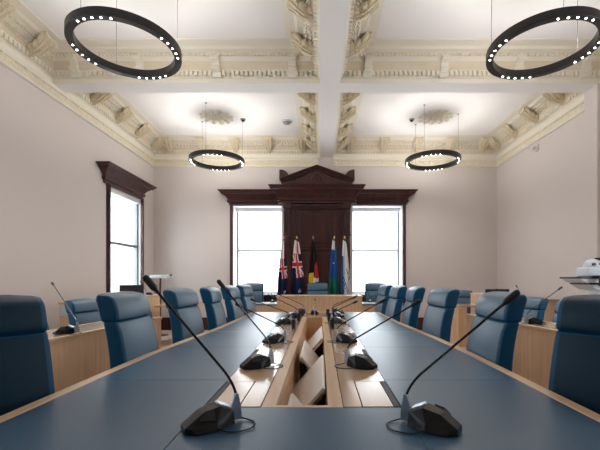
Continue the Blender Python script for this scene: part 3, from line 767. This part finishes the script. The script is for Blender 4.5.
GS = 'small microphones on the side cabinets'
mic('thin microphone left of the dark monitor on the left cabinet', (-3.38, 5.95, .9005), (1, 0), (-3.48, 5.98, 1.145), .03, GS, .75, cable=False)
mic('thin microphone right of the dark monitor on the left cabinet', (-3.32, 7.1, .9005), (1, 0), (-3.45, 7.0, 1.17), .03, GS, .75, cable=False)
mic('thin microphone beside the dark monitor on the right cabinet', (3.08, 5.75, .9405), (-1, 0), (3.12, 5.82, 1.115), .03, GS, .75, cable=False)
GW = 'microphones on the far desk'
mic('thin microphone on the right wing of the far desk before the window', (1.0, 7.3, .7405), (0, 1), (.93, 7.28, 1.045), .03, GW, .7, cable=False)
mic('thin microphone on the left wing of the far desk before the window', (-.95, 7.3, .7405), (0, 1), (-.98, 7.36, .93), .03, GW, .7, cable=False)

# tumblers along the trough
for i, (x, y, lb) in enumerate(((-.25, 3.44, 'first black tumbler left of the trough, nearest the camera'), (-.24, 4.12, 'second black tumbler left of the trough'), (-.225, 4.64, 'third black tumbler left of the trough, farthest from the camera'),
                     (.115, 3.44, 'first black tumbler right of the trough, nearest the camera'), (.105, 4.12, 'second black tumbler right of the trough'), (.10, 4.64, 'third black tumbler right of the trough, farthest from the camera'))):
    if i == 0:
        tum = MB().lathe([(.0001, .0), (.018, 0), (.020, .004), (.022, .084), (.019, .084), (.0175, .01), (.0001, .008)], 20).build('tumbler', M['blackmatt'], smooth=40)
        o = tum
    else: o = tum.copy(); COL.objects.link(o)
    o.location = (x, y, TZ + .0008); tag(o, lb, 'tumbler', 'black tumblers beside the trough')

# ------------------------------------------------------------------ monitors, stands, camera
def monitor(lb, x, y, z, w, h, rz):
    t = thing('desk_monitor', lb, 'monitor', (x, y, z), rz, 'dark monitors on the side cabinets')
    sh = MB().box(-w / 2, w / 2, -.012, .012, .02, .02 + h, bev=.004).build('screen_housing', M['blackmatt'], t)
    MB().box(-w / 2 + .012, w / 2 - .012, -.0135, -.0115, .035, .008 + h).build('screen', M['screen'], sh, 0)
    MB().box(-.09, .09, -.05, .05, 0, .008, bev=.003).box(-.02, .02, .002, .016, .008, .1, bev=.003).build('stand', M['blackmatt'], t)
monitor('dark monitor on the left cabinet in front of the wall window', -3.36, 6.5, .90, .42, .185, 0)
monitor('dark monitor on the right cabinet behind the second right-hand chair', 3.06, 6.3, .94, .41, .075, 0)
t = thing('reading_stand', 'white topped stand on a brown post near the far left corner', 'stand', (-3.42, 7.85, 0))
MB().box(-.17, .20, -.16, .16, 1.225, 1.30, bev=.01).build('stand_top', M['white'], t)
MB().box(.20, .23, -.03, .03, 1.275, 1.31, bev=.008).build('end_clip', M['blackmatt'], t)
MB().tube([(-.02, 0, .03), (-.02, 0, 1.225)], .024, 12).build('post', M['brown'], t)
MB().lathe([(.0001, 0), (.17, 0), (.17, .012), (.03, .035), (.0001, .035)], 24, (-.02, 0, 0)).build('foot', M['brown'], t)
t = thing('shelf_stand', 'white two-tier shelf stand with dark edges at the right wall behind the front chair', 'stand', (3.46, 4.55, 0))
MB().box(-.34, .50, -.18, .18, 1.205, 1.212).prism([(-.33, 1.205), (-.25, 1.165), (.50, 1.165), (.50, 1.205)], -.17, .17, lambda p, w: (p[0], w, p[1])).build('upper_shelf', M['whitepaint'], t, 0)
MB().box(-.35, .51, -.19, .19, 1.213, 1.238, bev=.003).build('dark_top', M['screen'], t)
MB().box(-.23, .50, -.17, .17, 1.142, 1.164, bev=.002).build('dark_shelf', M['screen'], t)
MB().prism([(-.22, 1.142), (-.12, 1.08), (.50, 1.08), (.50, 1.142)], -.16, .16, lambda p, w: (p[0], w, p[1])).build('lower_shelf', M['whitepaint'], t, 0)
MB().box(-.05, .43, -.14, .14, 0, 1.08, bev=.005).build('cabinet_body', M['whitepaint'], t)
t = thing('dome_camera', 'white dome video camera on the shelf stand at the right wall', 'camera', (3.325, 4.50, 1.2385))
MB().box(-.10, .36, -.10, .10, 0, .115, bev=.02, seg=3).build('housing', M['white'], t)
b = bmesh.new(); bmesh.ops.create_uvsphere(b, u_segments=28, v_segments=16, radius=.095)
mb = MB(); mb.bm(b, 0, Matrix.Translation((.03, 0, .125))); dm = mb.build('dome', M['white'], t)
MB().lathe([(.0001, .0), (.018, .0), (.021, -.02), (.0001, -.02)], 16).build('lens', M['black'], dm).matrix_local = Matrix.Translation((-.008, -.092, .15)) @ Matrix.Rotation(R(90), 4, 'X')
MB().lathe([(.0001, .0), (.014, .0), (.017, -.02), (.0001, -.02)], 16).build('lens', M['black'], dm).matrix_local = Matrix.Translation((.062, -.09, .15)) @ Matrix.Rotation(R(90), 4, 'X')
mb = MB(); mb.tube([(.08 + .02 * math.sin(a * .5), .098 * math.cos(a), .125 + .098 * math.sin(a)) for a in [R(15 * k) for k in range(0, 13)]], .016, 8); mb.build('dome_band', M['black'], t)
MB().box(-.04, .05, -.21, -.192, -.11, 0, bev=.004).box(-.04, .05, -.21, -.09, -.0004, .012, bev=.002).box(.0, .16, -.215, -.195, -.11, -.07, bev=.004).build('clamp', M['blackmatt'], t)

# ------------------------------------------------------------------ flags
def flag(label, x, y, fn, mats, w0, w1, skew, fold, top=2.10):
    t = thing('flag_stand', label, 'flag', (x, y, 0), 0, 'flags on poles in front of the dark door')
    pl = MB().tube([(0, 0, .03), (0, 0, top)], .012, 10).build('pole', M['brown'], t)
    MB().lathe([(.0001, top), (.02, top), (.016, top + .02), (.022, top + .035), (.0001, top + .07)], 12).build('finial', M['brass'], pl)
    MB().lathe([(.0001, 0), (.105, 0), (.105, .015), (.03, .04), (.0001, .04)], 24).build('base', M['brass'], t)
    NS, NT = 22, 48
    vs = []; mi = []
    def P(s, q, back_):
        w = w0 + (w1 - w0) * min(1, q * 1.6) ** .8
        xx = s * w / 2 + skew * q
        yy = -.02 - fold * (1.2 + .8 * q) * math.sin(s * 5.5 + q * 1.5) * (.3 + q) + (.006 if back_ else 0) - .02
        zz = top - .03 - 1.36 * q - .05 * (s * .5 + .5) * (1 - q) + .05 * s * q
        return (xx, yy, zz)
    for bk in (0, 1):
        for i in range(NT + 1):
            for j in range(NS + 1): vs.append(P(-1 + 2 * j / NS, i / NT, bk))
    m = MB(); W = NS + 1; n0 = (NT + 1) * W
    for bk in (0, 1):
        for i in range(NT):
            for j in range(NS):
                a = bk * n0 + i * W + j
                m.f.append([a, a + 1, a + W + 1, a + W]); m.m.append(fn(-1 + 2 * (j + .5) / NS, (i + .5) / NT))
    for i in range(NT):
        for j in (0, NS):
            a = i * W + j; m.f.append([a, a + W, n0 + a + W, n0 + a]); m.m.append(fn(-1 if j == 0 else 1, i / NT))
    for j in range(NS):
        for i in (0, NT):
            a = i * W + j; m.f.append([a, n0 + a, n0 + a + 1, a + 1]); m.m.append(fn(-1 + 2 * j / NS, i / NT))
    m.v = vs
    m.build('flag_cloth', [M[k] for k in mats], t, 60)
def jack(s, q, q0, q1):
    """folded union canton between q0 and q1"""
    v = (q - q0) / (q1 - q0) * 2 - 1
    if abs(s - .25 * v) < .22 or abs(v) < .13: return 1
    if abs(s - .25 * v) < .40 or abs(v) < .26: return 2
    d1 = abs(s - v * .9)
    if d1 < .14: return 1
    if d1 < .42: return 2
    return 0
def f_ens(s, q):
    if q < .30: return 2 if s < .25 else (1 if s < .5 else 0)
    if q < .62: return jack(s, q, .30, .62)
    if abs(s - .45) < .16 and .84 < q < .875: return 2
    return 0
def f_aus(s, q):
    if q < .20: return 1 if -.1 < s < .45 else 2
    if q < .60: return jack(s * 1.0, q, .18, .60)
    dx, dy = s - .35, (q - .83) * 9
    r = math.hypot(dx, dy)
    if r < .20 + .13 * math.cos(7 * math.atan2(dy, dx)): return 2
    return 0
def f_abo(s, q):
    if s > .25 and .33 < q < .62 and q > .33 + (.9 - s) * .12: return 1
    if s < .0 and q > .52: return 2
    if s > -.4 and .60 < q < .68: return 3 if s > .1 else 2
    return 0
def f_tor(s, q):
    if q < .14 and s < .3: return 2
    if q > .60 and s < .5 + (q - .6) or q > .85: return 1
    if s > .85 : return 1
    if abs(s + .1) < .16 and .36 < q < .385: return 2
    return 0
def f_mun(s, q):
    if s < -.45 and q > .25: return 1
    if q > .45 and math.sin(s * 9 + q * 30) * math.sin(q * 47 + s * 4) > .52: return 1
    if q > .5 and math.sin(s * 7 - q * 25) * math.sin(q * 33) > .75: return 2
    return 0
FY = 8.05
flag('navy ensign flag with folded red and white canton, first flag from the left', -.80, FY, f_ens, ['navy', 'fred', 'fwhite'], .06, .21, -.03, .02)
flag('blue flag with red and white cross canton and white star, second from the left', -.51, FY, f_aus, ['navy', 'fred', 'fwhite'], .09, .27, .03, .02)
flag('black flag with red and yellow folds, middle of the five flags', -.15, FY, f_abo, ['fblack', 'fred', 'fyellow', 'fwhite'], .05, .22, .02, .02)
flag('blue and green flag with a white tip, fourth from the left', .31, FY, f_tor, ['fblue', 'fgreen', 'fwhite'], .07, .21, -.01, .02)
flag('white flag with blue markings beside the right far window', .54, FY, f_mun, ['fwhite', 'fblue', 'brass'], .07, .20, .03, .02)

# ------------------------------------------------------------------ light
w = bpy.data.worlds.new('sky'); scn.world = w; w.use_nodes = True
bg = w.node_tree.nodes['Background']; bg.inputs[0].default_value = (.90, .96, 1.0, 1); bg.inputs[1].default_value = 2.6
def portal(loc, rot, sx, sy):
    l = bpy.data.lights.new('window_portal', 'AREA'); l.shape = 'RECTANGLE'; l.size = sx; l.size_y = sy; l.cycles.is_portal = True
    o = bpy.data.objects.new('window_portal', l); COL.objects.link(o); o.location = loc; o.rotation_euler = rot
for h in WB: portal(((h[0] + h[1]) / 2, YB + TH + .01, 1.9), (R(-90), 0, 0), 1.2, 2.1)
for h in WL: portal((XL - TH - .01, (h[0] + h[1]) / 2, 1.9), (0, R(-90), 0), 2.1, 1.2)
for h in WR_ADDED: portal((XR + TH + .01, (h[0] + h[1]) / 2, 1.9), (0, R(90), 0), 2.1, 1.2)
for (loc, lb, rz) in RINGS:
    for g in range(4):
        a = R(90 * g - 96 + rz); r = RD / 2 - RW / 2
        l = bpy.data.lights.new('ring_spot_lamp', 'SPOT'); l.energy = 9; l.spot_size = R(150); l.spot_blend = .8; l.shadow_soft_size = .04; l.color = (1, .95, .88)
        o = bpy.data.objects.new('ring_spot_lamp', l); COL.objects.link(o); o.location = (loc[0] + r * math.cos(a), loc[1] + r * math.sin(a), loc[2] - .012)

    for g in range(6):                                   # added fill spots above the rings to brighten the ceiling
        a = R(60 * g + rz)
        l = bpy.data.lights.new('added_ceiling_fill', 'SPOT'); l.energy = 10.5 if loc[1] > 5 else 8; l.spot_size = R(172); l.spot_blend = 1; l.shadow_soft_size = .05; l.color = (1, .96, .91)
        o = bpy.data.objects.new('added_ceiling_fill', l); COL.objects.link(o); o.location = (loc[0] + r * math.cos(a), loc[1] + r * math.sin(a), loc[2] + RH + .012); o.rotation_euler = (0, R(122), a + math.pi)

# ------------------------------------------------------------------ camera, view
cd = bpy.data.cameras.new('camera'); cam = bpy.data.objects.new('camera', cd); COL.objects.link(cam)
cam.location = (0, 0, 1.21); cam.rotation_euler = (R(90), 0, 0)
cd.sensor_width = 36; cd.lens = 365 / 600 * 36; cd.shift_x = -20 / 600; cd.shift_y = 54 / 600; cd.clip_start = .02; cd.clip_end = 200
scn.camera = cam
scn.view_settings.view_transform = 'Standard'; scn.view_settings.look = 'None'
scn.view_settings.exposure = 1.42; scn.view_settings.gamma = 1; scn.view_settings.use_curve_mapping = False
scn.cycles.max_bounces = 10; scn.cycles.diffuse_bounces = 6; scn.cycles.transparent_max_bounces = 12
scn.cycles.use_denoising = True; scn.cycles.sample_clamp_indirect = 6
